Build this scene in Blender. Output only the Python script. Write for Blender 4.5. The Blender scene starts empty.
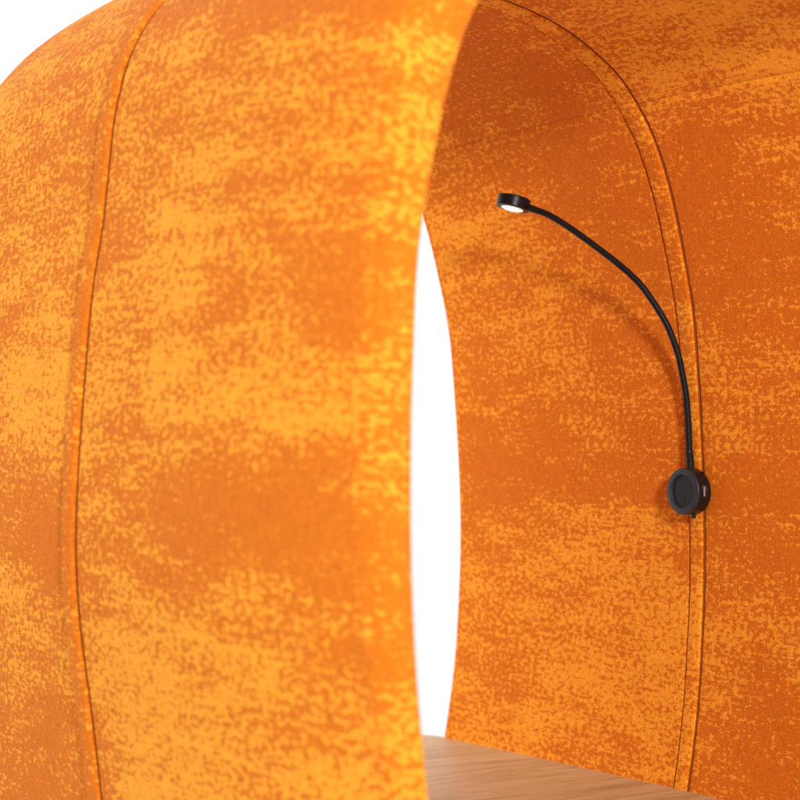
import bpy, bmesh, math, random
from mathutils import Vector, noise as mnoise
random.seed(4)
sc = bpy.context.scene
COL = sc.collection
H = 1.2                      # height of the lens above the floor; profile heights below are relative to it

# ------------------------------------------------------------------ helpers
def link(o, parent=None):
    COL.objects.link(o)
    if parent: o.parent = parent
    return o

def mesh_obj(name, verts, faces, mat, parent=None, smooth=True, uvs=None, attr=None):
    me = bpy.data.meshes.new(name)
    me.from_pydata(verts, [], faces)
    if uvs is not None:
        ul = me.uv_layers.new(name='UVMap')
        for lp in me.loops:
            ul.data[lp.index].uv = uvs[lp.vertex_index]
    if attr is not None:
        at = me.attributes.new('light_share', 'FLOAT', 'POINT')
        at.data.foreach_set('value', attr)
    if smooth:
        me.polygons.foreach_set('use_smooth', [True]*len(me.polygons))
    me.materials.append(mat)
    me.update()
    return link(bpy.data.objects.new(name, me), parent)

def thing(name, label, cat, loc):
    o = bpy.data.objects.new(name, None)
    o.location = loc
    o['label'] = label; o['category'] = cat
    o.empty_display_size = .05
    COL.objects.link(o)
    return o

def lathe(profile, axis_o, ax, seg=64, cap0=True, cap1=True):
    """profile: (radius, distance along ax) -> verts, faces"""
    ax = Vector(ax).normalized()
    u = ax.orthogonal().normalized(); w = ax.cross(u)
    V = []; Fc = []
    for r, d in profile:
        for i in range(seg):
            t = 2*math.pi*i/seg
            V.append(Vector(axis_o) + ax*d + (u*math.cos(t)+w*math.sin(t))*r)
    for j in range(len(profile)-1):
        for i in range(seg):
            a = j*seg+i; b = j*seg+(i+1) % seg
            Fc.append((a, b, b+seg, a+seg))
    if cap0: Fc.append(tuple(reversed(range(seg))))
    if cap1: Fc.append(tuple(range((len(profile)-1)*seg, len(profile)*seg)))
    return V, Fc

def catmull(P, n=12):
    P = [Vector(p) for p in P]
    Q = [P[0]*2-P[1]] + P + [P[-1]*2-P[-2]]
    out = []
    for i in range(1, len(Q)-2):
        a, b, c, d = Q[i-1:i+3]
        for k in range(n):
            t = k/n
            out.append(.5*((2*b)+(c-a)*t+(2*a-5*b+4*c-d)*t*t+(3*b-a-3*c+d)*t**3))
    out.append(P[-1])
    return out

def resample(P, step):
    L = [0]
    for a, b in zip(P, P[1:]): L.append(L[-1]+(b-a).length)
    n = max(2, int(L[-1]/step)); out = []; j = 0
    for i in range(n+1):
        s = L[-1]*i/n
        while j < len(L)-2 and L[j+1] < s: j += 1
        t = (s-L[j])/max(1e-9, L[j+1]-L[j])
        out.append(P[j].lerp(P[j+1], t))
    return out

def tube(path, rad, seg=20):
    """path of Vectors; rad = float or list"""
    V = []; Fc = []; n = len(path)
    up = Vector((.3, .9, .1)).normalized()
    for i, p in enumerate(path):
        t = (path[min(i+1, n-1)]-path[max(i-1, 0)]).normalized()
        s = t.cross(up).normalized(); up = s.cross(t).normalized()
        r = rad[i] if isinstance(rad, (list, tuple)) else rad
        for k in range(seg):
            a = 2*math.pi*k/seg
            V.append(p+(s*math.cos(a)+up*math.sin(a))*r)
    for i in range(n-1):
        for k in range(seg):
            a = i*seg+k; b = i*seg+(k+1) % seg
            Fc.append((a, b, b+seg, a+seg))
    Fc.append(tuple(reversed(range(seg)))); Fc.append(tuple(range((n-1)*seg, n*seg)))
    return V, Fc

# ------------------------------------------------------------------ node helper
class NT:
    def __init__(s, name):
        s.m = bpy.data.materials.new(name); s.m.use_nodes = True
        s.n = s.m.node_tree.nodes; s.l = s.m.node_tree.links
        s.b = s.n['Principled BSDF']
    def put(s, sock, v):
        if hasattr(v, 'is_output'): s.l.new(v, sock)
        elif v is not None: sock.default_value = v
    def math(s, op, a, b=None, c=None, clamp=False):
        q = s.n.new('ShaderNodeMath'); q.operation = op; q.use_clamp = clamp
        s.put(q.inputs[0], a)
        if b is not None: s.put(q.inputs[1], b)
        if c is not None: s.put(q.inputs[2], c)
        return q.outputs[0]
    def vmath(s, op, a, b=None):
        q = s.n.new('ShaderNodeVectorMath'); q.operation = op
        s.put(q.inputs[0], a)
        if b is not None: s.put(q.inputs[1], b)
        return q.outputs[0]
    def noise(s, vec, scale, detail=2, rough=.5, dim='2D'):
        q = s.n.new('ShaderNodeTexNoise'); q.noise_dimensions = dim
        s.put(q.inputs['Vector'], vec); q.inputs['Scale'].default_value = scale
        q.inputs['Detail'].default_value = detail; q.inputs['Roughness'].default_value = rough
        return q.outputs[0]
    def white(s, vec):
        q = s.n.new('ShaderNodeTexWhiteNoise'); q.noise_dimensions = '2D'
        s.put(q.inputs['Vector'], vec); return q.outputs['Value']
    def maprange(s, v, a, b, c, d, smooth=False):
        q = s.n.new('ShaderNodeMapRange')
        if smooth: q.interpolation_type = 'SMOOTHSTEP'
        s.put(q.inputs[0], v)
        for i, x in enumerate((a, b, c, d)): s.put(q.inputs[1+i], x)
        return q.outputs[0]
    def mix(s, f, a, b):
        q = s.n.new('ShaderNodeMix'); q.data_type = 'RGBA'
        s.put(q.inputs['Factor'], f); s.put(q.inputs['A'], a); s.put(q.inputs['B'], b)
        for i in q.inputs:
            pass
        s.put([i for i in q.inputs if i.name == 'A' and i.type == 'RGBA'][0], a)
        s.put([i for i in q.inputs if i.name == 'B' and i.type == 'RGBA'][0], b)
        return [o for o in q.outputs if o.type == 'RGBA'][0]
    def bump(s, h, strength, dist):
        q = s.n.new('ShaderNodeBump'); q.inputs['Strength'].default_value = strength
        q.inputs['Distance'].default_value = dist; s.put(q.inputs['Height'], h)
        s.l.new(q.outputs[0], s.b.inputs['Normal'])

# ------------------------------------------------------------------ materials
LIGHT = (0.92, 0.350, 0.026, 1)
DARK = (0.66, 0.155, 0.008, 1)
def fabric(name, light=LIGHT, dark=DARK):
    k = NT(name)
    uv = k.vmath('ADD', k.n.new('ShaderNodeUVMap').outputs[0], (5.317, 2.143, 0))
    dn = k.n.new('ShaderNodeAttribute'); dn.attribute_name = 'light_share'
    dens = dn.outputs['Fac']
    # jacquard weave: the pattern is stepped in small rectangular thread cells
    cell = k.vmath('SNAP', uv, (.0018, .0013, 1))
    cell = k.vmath('MULTIPLY', cell, (.66, 1.0, 1))
    n1 = k.noise(cell, 156, 2, .72)
    n2 = k.noise(k.vmath('MULTIPLY', cell, (.55, 1.3, 1)), 24, 2, .65)
    big = k.noise(k.vmath('MULTIPLY', uv, (.5, 1.2, 1)), 7, 1, .5)
    streak = k.noise(k.vmath('MULTIPLY', cell, (.12, 2.2, 1)), 150, 0, .5)
    d2 = k.math('ADD', dens, k.math('MULTIPLY', k.math('SUBTRACT', n2, .5), .85))
    d2 = k.math('ADD', d2, k.math('MULTIPLY', k.math('SUBTRACT', big, .5), .45))
    val = k.math('ADD', n1, k.math('MULTIPLY', k.math('SUBTRACT', streak, .5), .16))
    val = k.math('ADD', val, k.math('MULTIPLY', k.math('SUBTRACT', d2, .535), .50))
    fac = k.maprange(val, .475, .545, 0, 1, True)
    fac = k.maprange(fac, 0, 1, .03, .97)
    # single threads differ a little in tone
    th = k.white(k.vmath('SNAP', uv, (.0013, .0014, 1)))
    warp = k.noise(k.vmath('MULTIPLY', uv, (1, .06, 1)), 700, 0, .5)
    tone = k.math('ADD', k.maprange(th, 0, 1, .80, 1.18), k.math('MULTIPLY', k.math('SUBTRACT', warp, .5), .28))
    col = k.mix(fac, dark, light)
    col = k.vmath('SCALE', col); 
    col.node.inputs['Scale'].default_value = 1; k.l.new(tone, col.node.inputs['Scale'])
    k.l.new(col, k.b.inputs['Base Color'])
    k.b.inputs['Roughness'].default_value = .92
    k.b.inputs['Specular IOR Level'].default_value = .12
    k.b.inputs['Sheen Weight'].default_value = SHEEN
    k.b.inputs['Sheen Roughness'].default_value = .45
    k.b.inputs['Sheen Tint'].default_value = (1, .90, .74, 1)
    k.bump(k.noise(uv, 420, 0, .6), .30, .0010)
    return k.m
SHEEN = .04
M_FAB = fabric('mottled_orange_fabric')
def plain(name, col, rough=.5, spec=.5, metal=0, bump=None):
    k = NT(name)
    k.b.inputs['Base Color'].default_value = (*col, 1); k.b.inputs['Roughness'].default_value = rough
    k.b.inputs['Specular IOR Level'].default_value = spec; k.b.inputs['Metallic'].default_value = metal
    tc = k.n.new('ShaderNodeTexCoord').outputs['Object']
    n = k.noise(tc, 300 if bump is None else bump, 3, .6, '3D')
    k.l.new(k.maprange(n, .3, .7, max(.02, rough-.08), min(1, rough+.08)), k.b.inputs['Roughness'])
    k.bump(n, .08, .001)
    return k.m
M_BLACK = plain('black_anodised_metal', (.007, .007, .009), .36, .3)
M_GREY = plain('satin_dark_grey_plastic', (.028, .032, .044), .42, .3)
M_DISH = plain('matt_black_plastic', (.006, .007, .011), .30, .25)
M_RUB = plain('black_braided_sleeve', (.005, .005, .006), .5, .22)
M_PORT = plain('pale_usb_insert', (.30, .285, .25), .5)
M_STEEL = plain('brushed_steel', (.35, .35, .37), .3, .5, 1)
M_THREAD = plain('brown_stitching_thread', (.28, .070, .008), .9, .1)
M_FOAM = plain('dark_foam_core', (.36, .10, .014), .95, .05)

def emit():
    k = NT('lit_diffuser')
    k.b.inputs['Base Color'].default_value = (.9, .9, .88, 1)
    k.b.inputs['Emission Color'].default_value = (1, .97, .9, 1)
    k.b.inputs['Emission Strength'].default_value = .75
    return k.m
M_LENS = emit()

def wood():
    k = NT('oak_veneer')
    tc = k.n.new('ShaderNodeTexCoord').outputs['Object']
    big = k.noise(k.vmath('MULTIPLY', tc, (.9, 7, 1)), 3, 3, .55, '3D')
    w = k.vmath('ADD', tc, None)
    off = k.n.new('ShaderNodeCombineXYZ'); k.l.new(k.math('MULTIPLY', big, .09), off.inputs[1]); k.l.new(off.outputs[0], w.node.inputs[1])
    g = k.noise(k.vmath('MULTIPLY', w, (.8, 15, 1)), 6, 5, .62, '3D')
    fine = k.noise(k.vmath('MULTIPLY', w, (5, 190, 1)), 6, 3, .6, '3D')
    pore = k.noise(k.vmath('MULTIPLY', w, (14, 420, 1)), 4, 2, .5, '3D')
    r = k.n.new('ShaderNodeValToRGB'); r.color_ramp.elements[0].position = .32; r.color_ramp.elements[1].position = .68
    r.color_ramp.elements[0].color = (.32, .19, .082, 1); r.color_ramp.elements[1].color = (.61, .435, .23, 1)
    e = r.color_ramp.elements.new(.5); e.color = (.515, .335, .16, 1)
    k.l.new(k.math('ADD', k.math('MULTIPLY', g, .72), k.math('MULTIPLY', fine, .28)), r.inputs[0])
    dk = k.maprange(pore, .60, .72, 1, .72, True)
    c = k.vmath('SCALE', r.outputs[0]); k.l.new(dk, c.node.inputs['Scale'])
    k.l.new(c, k.b.inputs['Base Color'])
    k.b.inputs['Roughness'].default_value = .5; k.b.inputs['Specular IOR Level'].default_value = .35
    k.bump(fine, .12, .001)
    return k.m
M_WOOD = wood()

def backdrop_mat():
    k = NT('white_studio_paper')
    tc = k.n.new('ShaderNodeTexCoord').outputs['Object']
    n = k.noise(tc, 1.2, 2, .5, '3D')
    k.l.new(k.mix(n, (.86, .86, .87, 1), (.89, .885, .885, 1)), k.b.inputs['Base Color'])
    k.b.inputs['Roughness'].default_value = .9; k.b.inputs['Specular IOR Level'].default_value = .1
    return k.m
M_BACK = backdrop_mat()

# ------------------------------------------------------------------ the booth's cross-section (x across, z up from lens height)
T = .050                     # thickness of the padded shell
D = .550                     # half its length
half = [(.250, -1.20), (.262, -1.08), (.290, -.94), (.322, -.82), (.355, -.71), (.387, -.60), (.413, -.485), (.432, -.371), (.4405, -.262), (.4435, -.19),
        (.4430, -.11), (.4390, -.03), (.4325, .055), (.421, .165), (.402, .248), (.378, .330), (.352, .392), (.322, .437), (.279, .481), (.194, .526), (.095, .551), (0, .558)]
pts = [Vector((x, z)) for x, z in half] + [Vector((-x, z)) for x, z in reversed(half[:-1])]
prof = resample(catmull(pts, 16), .002)
for _ in range(60):
    prof = [prof[0]] + [(prof[i-1]+prof[i]*2+prof[i+1])/4 for i in range(1, len(prof)-1)] + [prof[-1]]
prof = resample(prof, .005)
NP = len(prof)
arc = [0.0]
for a, b in zip(prof, prof[1:]): arc.append(arc[-1]+(b-a).length)
nrm = []
for i in range(NP):
    t = (prof[min(i+1, NP-1)]-prof[max(i-1, 0)]).normalized()
    nrm.append(Vector((t.y, -t.x)))
APEX = NP//2
ZC = -.10
def sstep(a, b, x):
    t = min(1, max(0, (x-a)/(b-a))); return t*t*(3-2*t)
TH_ = [T+.031*sstep(.18, .42, p.y)-.017*sstep(-.10, -.38, p.y) for p in prof]     # the padding is thicker over the roof
def S(i, y, off):
    p = prof[i]+nrm[i]*off*(1-.27*(abs(y)/D)**7)      # the padding thins towards the openings
    q = (abs(y)/D)**2.8
    z = max(-.6, min(.55, p.y))
    sx = 1-(.018 if y > 0 else .070-.115*z)*q
    sz = 1-(.021*(abs(y)/D)**2.2 if y > 0 else .035*q)
    return Vector((p.x*sx, y, ZC+(p.y-ZC)*sz+H))
def at_z(z, right=True):     # profile index at height z
    r = range(0, APEX) if right else range(NP-1, APEX, -1)
    return min(r, key=lambda i: abs(prof[i].y-z))
# fabric print: how much of the light thread shows (y, z, share)
OUT= [(-0.127, 0.435, 0.3), (-0.279, 0.407, 0.2), (-0.456, 0.364, 0.25), (-0.075, 0.353, 0.5), (-0.239, 0.34, 0.55), (-0.406, 0.315, 0.62), (-0.524, 0.279, 0.5), (-0.046, 0.268, 0.45), (-0.229, 0.269, 0.6), (-0.398, 0.249, 0.5), (-0.527, 0.224, 0.45), (-0.058, 0.19, 0.4), (-0.216, 0.198, 0.6), (-0.37, 0.156, 0.3), (-0.516, 0.137, 0.15), (-0.048, 0.114, 0.5), (-0.191, 0.118, 0.5), (-0.361, 0.099, 0.35), (-0.524, 0.083, 0.3), (-0.063, 0.038, 0.8), (-0.25, 0.025, 0.9), (-0.408, 0.032, 0.85), (-0.548, 0.022, 0.6), (-0.096, -0.027, 0.35), (-0.299, -0.044, 0.1), (-0.489, -0.058, 0.06), (-0.571, -0.055, 0.12), (-0.081, -0.101, 0.3), (-0.243, -0.104, 0.2), (-0.403, -0.097, 0.1), (-0.559, -0.107, 0.12), (-0.109, -0.163, 0.6), (-0.288, -0.161, 0.5), (-0.425, -0.16, 0.55), (-0.569, -0.141, 0.2), (-0.109, -0.237, 0.65), (-0.309, -0.217, 0.6), (-0.461, -0.229, 0.45), (-0.578, -0.208, 0.4), (-0.148, -0.316, 0.85), (-0.348, -0.28, 0.7), (-0.496, -0.278, 0.7), (-0.187, -0.363, 0.85), (-0.417, -0.327, 0.7), (-0.559, -0.296, 0.5), (0.301, 0.435, 0.55), (0.285, 0.355, 0.5), (0.155, 0.338, 0.45), (0.124, 0.407, 0.5), (0.228, 0.261, 0.55), (0.099, 0.237, 0.55), (0.185, 0.172, 0.5), (0.067, 0.165, 0.45), (0.166, 0.088, 0.6), (0.078, 0.085, 0.7), (0.124, 0.029, 0.75), (0.05, -0.006, 0.7), (0.16, -0.029, 0.6), (0.107, -0.098, 0.15), (0.048, -0.14, 0.2), (0.132, -0.191, 0.55), (0.046, -0.23, 0.6), (0.149, -0.286, 0.5), (0.05, -0.286, 0.55), (0.122, -0.365, 0.2), (0.04, -0.376, 0.3), (0.166, -0.418, 0.2)]
INN= [(0.126, 0.534, 0.2), (0.136, 0.503, 0.15), (0.048, 0.503, 0.35), (0.313, 0.478, 0.25), (0.172, 0.459, 0.25), (0.077, 0.421, 0.3), (0.395, 0.404, 0.45), (0.259, 0.389, 0.3), (0.109, 0.372, 0.25), (0.05, 0.311, 0.25), (0.47, 0.321, 0.65), (0.327, 0.294, 0.65), (0.181, 0.31, 0.35), (0.109, 0.261, 0.25), (0.479, 0.229, 0.6), (0.333, 0.205, 0.5), (0.194, 0.197, 0.45), (0.073, 0.148, 0.4), (0.475, 0.134, 0.45), (0.328, 0.099, 0.5), (0.184, 0.124, 0.3), (0.083, 0.064, 0.35), (0.487, 0.056, 0.4), (0.337, 0.023, 0.3), (0.197, 0.007, 0.35), (0.068, -0.007, 0.25), (0.471, -0.055, 0.12), (0.319, -0.053, 0.1), (0.179, -0.066, 0.15), (0.094, -0.078, 0.35), (0.503, -0.12, 0.5), (0.348, -0.13, 0.5), (0.206, -0.125, 0.6), (0.075, -0.148, 0.65), (0.503, -0.216, 0.6), (0.324, -0.205, 0.55), (0.184, -0.212, 0.65), (0.075, -0.233, 0.8), (0.495, -0.311, 0.55), (0.34, -0.313, 0.6), (0.201, -0.301, 0.55), (0.069, -0.317, 0.8), (0.505, -0.407, 0.5), (0.409, -0.366, 0.3), (0.304, -0.4, 0.65), (0.144, -0.395, 0.7), (0.033, -0.423, 0.8), (0.467, -0.457, 0.55), (0.197, -0.467, 0.5), (-0.141, 0.394, 0.3), (-0.23, 0.394, 0.4), (-0.119, 0.346, 0.2), (-0.223, 0.334, 0.4), (-0.142, 0.306, 0.35), (-0.092, 0.258, 0.12), (-0.198, 0.25, 0.3), (-0.094, 0.193, 0.12), (-0.201, 0.186, 0.2), (-0.064, 0.128, 0.45), (-0.176, 0.123, 0.5), (-0.057, 0.061, 0.4), (-0.167, 0.046, 0.35), (-0.072, -0.007, 0.45), (-0.183, 0.006, 0.3), (-0.085, -0.087, 0.2), (-0.179, -0.072, 0.2), (-0.045, -0.156, 0.12), (-0.157, -0.164, 0.15), (-0.045, -0.224, 0.5), (-0.157, -0.216, 0.6), (-0.066, -0.277, 0.65), (-0.176, -0.267, 0.75), (-0.045, -0.346, 0.35), (-0.147, -0.335, 0.2), (-0.064, -0.41, 0.3), (-0.171, -0.384, 0.25), (-0.075, -0.468, 0.4), (-0.181, -0.446, 0.3), (-0.01, 0.544, 0.5), (-0.063, 0.529, 0.4), (-0.128, 0.51, 0.6), (-0.212, 0.498, 0.75), (-0.319, 0.492, 0.7), (-0.082, 0.462, 0.7), (-0.191, 0.458, 0.75), (-0.3, 0.464, 0.65), (-0.031, 0.492, 0.45)]
KEY, SIDE, BACKL, AMB = 95, 36, 76, .44
def make_density(samples, sy=.055, sz=.040):
    cache = {}
    def f(y, z):
        ky = (round(y/.012), round(z/.012))
        if ky in cache: return cache[ky]
        yy, zz = ky[0]*.012, ky[1]*.012
        w = .12; s = .12*.45
        for a, b, d in samples:
            e = ((yy-a)/sy)**2+((zz-b)/sz)**2
            if e < 18:
                g = math.exp(-e/2); w += g; s += g*d
        cache[ky] = s/w
        return s/w
    return f
D_OUT = make_density(OUT); D_INN = make_density(INN)

def edge_drop(e, r):
    """how far a sewn panel rolls into its seam, e = distance from its edge"""
    if e >= r: return 0.0
    q = 1-e/r
    return r*(1-math.sqrt(max(0, 1-q*q)))

def stations(y0, y1, r0, r1, n):
    out = set()
    def edge(y, r, sgn):
        for k in range(7): out.add(round(y+sgn*r*(1-math.cos(k/6*math.pi/2)), 6))
    edge(y0, r0, 1); edge(y1, r1, -1)
    a = y0+r0; b = y1-r1
    for k in range(1, n): out.add(round(a+(b-a)*k/n, 6))
    return sorted(out)

def panel(name, parent, i0, i1, y0f, y1f, r0, r1, inner, ri0=0, ri1=0, lift=0, uoff=0.0, step=.010, mat=None, crown=0, dens=None):
    """one sewn panel: profile indices i0..i1, y limits given as functions of i; r = roll radius at each edge"""
    V = []; Fc = []; UV = []; AT = []
    i0, i1 = min(i0, i1), max(i0, i1)
    nst = max(2, int((y1f(i1)-y0f(i1)-r0-r1)/step)); ys = 14+nst-1
    dn = dens or (D_INN if inner else D_OUT)
    for i in range(i0, i1+1):
        y0, y1 = y0f(i), y1f(i)
        row = stations(y0, y1, r0, r1, nst)
        assert len(row) == ys
        for y in row:
            d = max(edge_drop(y-y0, r0), edge_drop(y1-y, r1))
            if ri0: d = max(d, edge_drop(arc[i]-arc[i0], ri0))
            if ri1: d = max(d, edge_drop(arc[i1]-arc[i], ri1))
            # puckers beside the stitching and slow slackness of the padding
            near = max(math.exp(-(y-y0)/.02) if r0 > .001 else 0, math.exp(-(y1-y)/.02) if r1 > .001 else 0)
            pk = (.00030*near)*mnoise.noise(Vector((arc[i]*55, y*20, 3.1 if inner else 8.7)))
            pk += .0011*mnoise.noise(Vector((arc[i]*5.5, y*6, 1.7 if inner else 5.2)))
            c = crown*(1-((y-(y0+y1)/2)/((y1-y0)/2))**2) if crown else 0
            off = (d-lift-c+pk) if inner else (TH_[i]-d+lift+c+pk)
            V.append(S(i, y, off)); UV.append((y+uoff, arc[i])); AT.append(dn(y, prof[i].y))
    for i in range(i1-i0):
        for k in range(ys-1):
            a = i*ys+k
            q = (a, a+1, a+ys+1, a+ys)
            Fc.append(q if inner else tuple(reversed(q)))
    return mesh_obj(name, V, Fc, mat or M_FAB, parent, True, UV, AT)

booth = thing('acoustic_booth', 'rounded hood booth padded in mottled orange and amber fabric, open at both ends', 'booth', (0, 0, 0))

# seam band limits along the length, wider towards the roof
def band_hw(i):
    z = prof[i].y
    q = min(1, max(0, (z+.15)/.55))
    return .0125+.0040*q
# --- inside
iz = at_z(.443); izl = at_z(.443, False)
G = .0009
for (a, b, nm, ra, rb) in ((0, iz, 'inner_wall_panel', 0, .0035), (iz, izl, 'ceiling_panel', .0025, .0025), (izl, NP-1, 'inner_wall_panel', .0035, 0)):
    panel(nm, booth, a, b, lambda i: band_hw(i)+G+.0014, lambda i: D-.0115, .0040, .003, True, ra, rb, uoff=.037)
    panel(nm, booth, a, b, lambda i: -(D-.0115), lambda i: -band_hw(i)-G, .003, .0070, True, ra, rb, uoff=.311)
panel('inner_seam_band', booth, 0, NP-1, lambda i: -band_hw(i), lambda i: band_hw(i), .0040, .0032, True, lift=.0016, crown=.0010, uoff=.62, step=.004, dens=lambda y, z: D_INN(y, z)+.12)
# --- outside
def ohw(i): return .0160
YR = D-.034
panel('outer_panel', booth, 0, NP-1, lambda i: ohw(i)+G, lambda i: YR, .0060, .0004, False, uoff=.53)
panel('outer_panel', booth, 0, NP-1, lambda i: -YR, lambda i: -ohw(i)-G, .0004, .0085, False, uoff=.19)
panel('outer_seam_band', booth, 0, NP-1, lambda i: -ohw(i), lambda i: ohw(i), .0034, .0040, False, lift=.0020, crown=.0026, uoff=.77, step=.004, dens=lambda y, z: D_OUT(y, z)*.65)
# --- thin brown piping sewn into the seams beside the bands
def piping(yf, depth, rad, inner):
    path = []
    for i in range(0, NP, 1):
        path.append(S(i, yf(i), depth if inner else TH_[i]-depth))
    V, Fc = tube(path, [rad*(1+.22*mnoise.noise(Vector((k*.9, rad*9e3, 2)))) for k in range(len(path))], 8)
    mesh_obj('piping', V, Fc, M_THREAD, booth)
piping(lambda i: -band_hw(i)-G*.5, .0022, .0014, True)
piping(lambda i: band_hw(i)+.0011, .0016, .0013, True)
piping(lambda i: -ohw(i)-G*.5, .0030, .0017, False)
piping(lambda i: ohw(i)+G*.5, .0015, .0015, False)
# --- padded edge trims round both openings
def trim_section(T):
    sec = [(YR-.0015, T-.0010), (YR-.0003, T-.0001)]
    ro = min(.033, T*.64); ri = .010
    for k in range(0, 11):
        t = math.pi/2*k/10; sec.append((D-ro+ro*math.sin(t), T-ro+ro*math.cos(t)))
    for k in range(1, 5): sec.append((D+.0025*math.sin(math.pi*k/5), T-ro-(T-ro-ri)*k/5))
    for k in range(0, 9):
        t = math.pi/2*k/8; sec.append((D-ri+ri*math.cos(t), ri-ri*math.sin(t)))
    return sec+[(D-.0120, .0001), (D-.0145, .0012), (D-.016, .004)]
def trim(sg):
    V = []; Fc = []; UV = []; AT = []
    for i in range(NP):
        sec = trim_section(TH_[i]); l = 0; n = len(sec)
        for k, (y, o) in enumerate(sec):
            if k: l += math.dist(sec[k-1], sec[k])
            f = k/(n-1)
            pk = .0011*((1-f)*mnoise.noise(Vector((arc[i]*5.5, sg*y*6, 5.2)))-f*mnoise.noise(Vector((arc[i]*5.5, sg*y*6, 1.7))))
            V.append(S(i, sg*(y+.6*pk*math.sin(math.pi*f)), o+pk)); UV.append((sg*(YR+l)+(.53 if sg > 0 else .19), arc[i])); AT.append(.16+.7*D_OUT(sg*min(YR+l, .565), prof[i].y))
    for i in range(NP-1):
        for k in range(n-1):
            a = i*n+k; q = (a, a+1, a+n+1, a+n)
            Fc.append(q if sg < 0 else tuple(reversed(q)))
    return mesh_obj('edge_trim', V, Fc, M_FAB, booth, True, UV, AT)
trim(-1); trim(1)
# --- foam core between the two skins (what shows dark down in the seams)
V = []; Fc = []
ysc = [-(D-.012), -D/2, -.03, 0, .03, D/2, D-.012]
for o in (0, 1):
    for i in range(NP):
        for y in ysc: V.append(S(i, y, TH_[i]-.0095 if o else .0085))
n = len(ysc)
for s_ in (0, 1):
    for i in range(NP-1):
        for k in range(n-1):
            a = s_*NP*n+i*n+k; Fc.append((a, a+1, a+n+1, a+n))
mesh_obj('foam_core', V, Fc, M_FOAM, booth)

# ------------------------------------------------------------------ table top
zt = -.486
it = at_z(zt)
def wall_x(y): return S(it, y, 0).x+.0025
def table():
    th = .028; out = []
    ye, yf = .605, -.47
    n = 40
    for k in range(n+1):
        y = yf+(.545-yf)*k/n
        out.append((wall_x(y), y))
    xr = wall_x(.55); r = .055
    for k in range(1, 13):
        t = math.pi/2*k/12; out.append((xr-r+r*math.cos(t), .548+(ye-.548)*math.sin(t)))
    left = [(-x, y) for x, y in reversed(out)]
    loop = out+left
    rings = [(zt+H-th, .0015), (zt+H-th+.0015, 0), (zt+H-.0015, 0), (zt+H-.0004, .0005), (zt+H, .0015)]
    V = []; Fc = []; m = len(loop)
    for z, ins in rings:
        for x, y in loop:
            sx = 1-ins/.4
            V.append((x*sx, y-ins if y > .5 else (y+ins if y < -.46 else y), z))
    for j in range(len(rings)-1):
        for k in range(m):
            a = j*m+k; b = j*m+(k+1) % m
            Fc.append((a, b, b+m, a+m))
    Fc.append(tuple(reversed(range(m)))); Fc.append(tuple(range((len(rings)-1)*m, len(rings)*m)))
    o = mesh_obj('table_top', V, Fc, M_WOOD, None, False)
    o['label'] = 'pale oak table top with fine straight grain fitted between the orange booth walls'
    o['category'] = 'table'
table()

# ------------------------------------------------------------------ reading lamp on the right-hand seam band
ib = at_z(-.075)
wall = S(ib, 0, -.0018)
base_c = Vector((wall.x, 0, H-.0775))
lamp = thing('reading_lamp', 'black gooseneck reading lamp with small lit head, fixed to the orange inner wall', 'lamp', base_c)
def lp(name, V, Fc, mat, parent=lamp, smooth=True, auto=35):
    org = Vector(base_c)
    V = [Vector(v)-org for v in V]
    me = bpy.data.meshes.new(name); me.from_pydata(V, [], Fc)
    me.materials.append(mat)
    if smooth:
        me.polygons.foreach_set('use_smooth', [True]*len(me.polygons))
        me.set_sharp_from_angle(angle=math.radians(auto))
    me.update()
    return link(bpy.data.objects.new(name, me), parent)
AX = Vector((-1, 0, 0)); RB = .0320; TH = .0235
V, Fc = lathe([(RB-.002, -.004), (RB-.0012, 0), (RB-.0004, .0008), (RB, .002), (RB, TH-.0030)], base_c, AX, 96)
base = lp('socket_base', V, Fc, M_BLACK)
V, Fc = lathe([(RB-.0006, TH-.0034), (RB, TH-.0028), (RB, TH-.0018), (RB-.0005, TH-.0008), (RB-.0018, TH), (.0236, TH+.0004), (.0228, TH-.0002), (.0224, TH-.0016), (.0220, TH-.0030)], base_c, AX, 96, True, False)
lp('face_ring', V, Fc, M_GREY, base)
pr = [(.0221, TH-.0030)]+[(.0221*math.cos(t), TH-.0030-.0030*math.sin(t)) for t in [math.pi/2*k/10 for k in range(1, 10)]]+[(.0004, TH-.0060)]
V, Fc = lathe(pr, base_c, AX, 96, False, True)
lp('switch_dish', V, Fc, M_DISH, base)
bc = base_c+Vector((0, .001, -.0115))
V, Fc = lathe([(.0062, TH-.0062), (.0062, TH-.0032), (.0057, TH-.0026), (.0047, TH-.0024), (.0040, TH-.0030), (.0020, TH-.0036), (.0003, TH-.0037)], bc, AX, 48)
lp('touch_button', V, Fc, M_BLACK, base)
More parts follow.
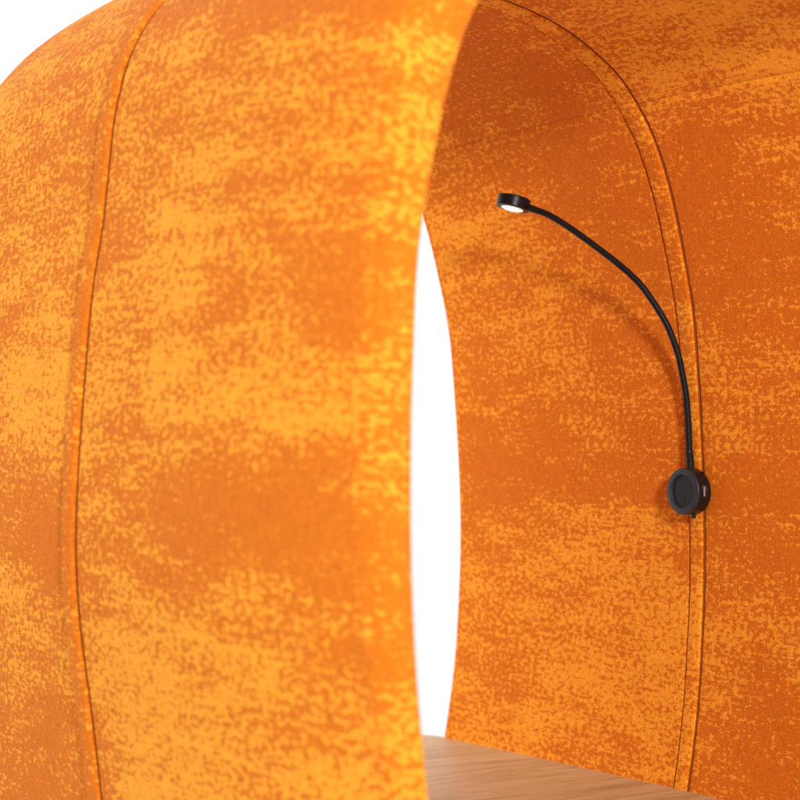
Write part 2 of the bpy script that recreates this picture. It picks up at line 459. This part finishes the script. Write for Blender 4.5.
# USB port on the side that faces the front opening
def boxv(c, sx, sy, sz):
    V = [Vector(c)+Vector((x*sx/2, y*sy/2, z*sz/2)) for x in (-1, 1) for y in (-1, 1) for z in (-1, 1)]
    return V, [(0, 1, 3, 2), (4, 6, 7, 5), (0, 4, 5, 1), (2, 3, 7, 6), (0, 2, 6, 4), (1, 5, 7, 3)]
uc = base_c+Vector((-.0118, -RB+.0012, .001))
def frame(c, w, h, t, depth):
    V = []; Fc = []
    for (a, b, d) in ((c[0], c[2], 0), ):
        pass
    R1 = [(-w/2, -h/2), (w/2, -h/2), (w/2, h/2), (-w/2, h/2)]
    R2 = [(-w/2+t, -h/2+t), (w/2-t, -h/2+t), (w/2-t, h/2-t), (-w/2+t, h/2-t)]
    for R, y in ((R1, depth), (R1, 0), (R2, 0), (R2, depth)):
        for x, z in R: V.append(Vector(c)+Vector((x, y, z)))
    for j in range(3):
        for k in range(4):
            a = j*4+k; b = j*4+(k+1) % 4; Fc.append((a, b, b+4, a+4))
    return V, Fc
V, Fc = frame(uc+Vector((0, -.0030, 0)), .0072, .0152, .0007, .0040)
port = lp('usb_port', V, Fc, M_STEEL, base, False)
V, Fc = boxv(uc+Vector((-.0013, -.0012, 0)), .0026, .0025, .0128)
lp('port_tongue', V, Fc, M_PORT, port, False)
# thumb screw under the socket
V, Fc = lathe([(.0030, 0), (.0030, .0050), (.0026, .0062), (.0012, .0064)], base_c+Vector((-.0075, -.006, -RB+.0015)), Vector((0, 0, -1)), 24)
lp('thumb_screw', V, Fc, M_BLACK, base)

arm = [(0.4310, -.0005, -.0470), (0.4300, -.0010, -.0330), (0.4280, -0.0018, -0.0233), (0.4270, -0.0025, -0.0069), (0.4242, -0.0032, 0.0233), (0.4197, -0.0042, 0.0548),
       (0.4135, -0.0041, 0.0821), (0.4050, -0.0030, 0.1134), (0.3928, 0.0044, 0.1503), (0.3795, 0.0190, 0.1834), (0.3680, 0.0337, 0.2085),
       (0.3537, 0.0567, 0.2335), (0.3348, 0.0875, 0.2618), (0.3151, 0.1179, 0.2883), (0.2994, 0.1417, 0.3064), (0.2903, 0.1573, 0.3143),
       (0.2831, 0.1702, 0.3194)]
path = resample([p+Vector((0, 0, H)) for p in catmull(arm, 14)], .0011)
rad = [.00445+.00034*(1 if i % 3 == 0 else -.4) for i in range(len(path))]
V, Fc = tube(path, rad, 20)
lp('gooseneck', V, Fc, M_RUB, lamp, True, 80)
k0 = [p for p in path if p.z < H-.020]
V, Fc = tube(k0, [.0054]*(len(k0)-2)+[.0052, .0047], 24)
lp('lower_ferrule', V, Fc, M_BLACK)
k1 = path[-16:]
V, Fc = tube(k1, [.0045+.0010*min(1, q/10) for q in range(16)], 24)
lp('upper_ferrule', V, Fc, M_BLACK)
hc = Vector((0.2719, 0.1906, 0.3275+H))
up = Vector((.8281*.235+.5606*.07, -.5606*.235+.8281*.07, 1)).normalized()
RH = .0236; HH = .0082
V, Fc = lathe([(RH-.0080, -HH+.0016), (RH-.0076, -HH), (RH-.0012, -HH), (RH-.0003, -HH+.0005), (RH, -HH+.0014), (RH, -HH+.0020), (RH-.0005, -HH+.0024), (RH-.0005, -HH+.0029), (RH, -HH+.0033), (RH, -HH+0.0048), (RH-.0004, -HH+0.0051), (RH-.0004, -HH+0.0055), (RH, -HH+0.0058), (RH, -HH+0.0066), (RH-.0004, -HH+0.0069), (RH-.0004, -HH+0.0073), (RH, -HH+0.0076), (RH, -HH+0.0084), (RH-.0004, -HH+0.0087), (RH-.0004, -HH+0.0091), (RH, -HH+0.0094), (RH, -HH+0.0102), (RH-.0004, -HH+0.0105), (RH-.0004, -HH+0.0109), (RH, -HH+0.0112), (RH, -HH+0.0120), (RH-.0004, -HH+0.0123), (RH-.0004, -HH+0.0127), (RH, -HH+0.0130),
               (RH, HH-.0016), (RH-.0006, HH-.0005), (RH-.0018, HH), (.004, HH+.0004)], hc, up, 96)
head = lp('lamp_head', V, Fc, M_BLACK)
V, Fc = lathe([(RH-.0074, -HH+.0012), (RH-.0082, -HH-.0006), (RH-.0120, -HH-.0020), (.003, -HH-.0026)], hc, up, 96)
lp('light_lens', V, Fc, M_LENS, head)

# ------------------------------------------------------------------ studio surroundings
fl = 60
prof_b = [(-5.5, 0), (2.6, 0)]+[(2.6+1.4*math.sin(math.pi/2*k/14), 1.4-1.4*math.cos(math.pi/2*k/14)) for k in range(1, 15)]+[(4.0, 5.0)]
V = []; Fc = []
for x in (-5, 9):
    for y, z in prof_b: V.append((x, y, z))
m = len(prof_b)
for k in range(m-1): Fc.append((k, k+m, k+m+1, k+1))
bd = mesh_obj('studio_backdrop', V, Fc, M_BACK)
bd['kind'] = 'structure'

# ------------------------------------------------------------------ lights: studio softboxes
def area(name, loc, target, sx, sy, power, col):
    l = bpy.data.lights.new(name, 'AREA'); l.shape = 'RECTANGLE'; l.size = sx; l.size_y = sy
    l.energy = power; l.color = col
    o = bpy.data.objects.new(name, l); o.location = loc
    o.rotation_euler = (Vector(target)-Vector(loc)).to_track_quat('-Z', 'Y').to_euler()
    COL.objects.link(o); return o
area('key_softbox', (-1.0, -2.95, 2.08), (.35, .1, 1.2), .25, .25, KEY, (1, .97, .93))
area('side_softbox', (-2.8, 1.2, 2.4), (-.45, -.1, 1.2), 1.8, 1.8, SIDE, (1, .985, .96))
area('backdrop_light', (-.9, 1.9, 4.3), (.6, 4, 1.6), 2.5, 1.0, BACKL, (1, 1, 1))
area('backdrop_light', (3.4, 1.7, 4.0), (2.4, 4, 1.4), 2.5, 1.0, BACKL, (1, 1, 1))
w = bpy.data.worlds.new('World'); sc.world = w; w.use_nodes = True
bg = w.node_tree.nodes['Background']; bg.inputs[0].default_value = (1, .99, .98, 1); bg.inputs[1].default_value = AMB

# ------------------------------------------------------------------ camera
cd = bpy.data.cameras.new('camera'); cam = bpy.data.objects.new('camera', cd); COL.objects.link(cam)
cam.location = (-1.356, -1.928, H)
cam.rotation_euler = (math.radians(90), 0, -math.radians(34.1))
cd.sensor_width = 36; cd.lens = 36*1889/800
cd.shift_y = 35/800
cd.clip_start = .05; cd.clip_end = 100
cd.dof.use_dof = True; cd.dof.focus_distance = 2.46; cd.dof.aperture_fstop = 4.5
cd.dof.aperture_blades = 9
sc.camera = cam
sc.view_settings.view_transform = 'Standard'; sc.view_settings.look = 'None'
sc.view_settings.exposure = 0; sc.view_settings.gamma = 1
sc.cycles.use_denoising = True
sc.cycles.max_bounces = 6; sc.cycles.diffuse_bounces = 4
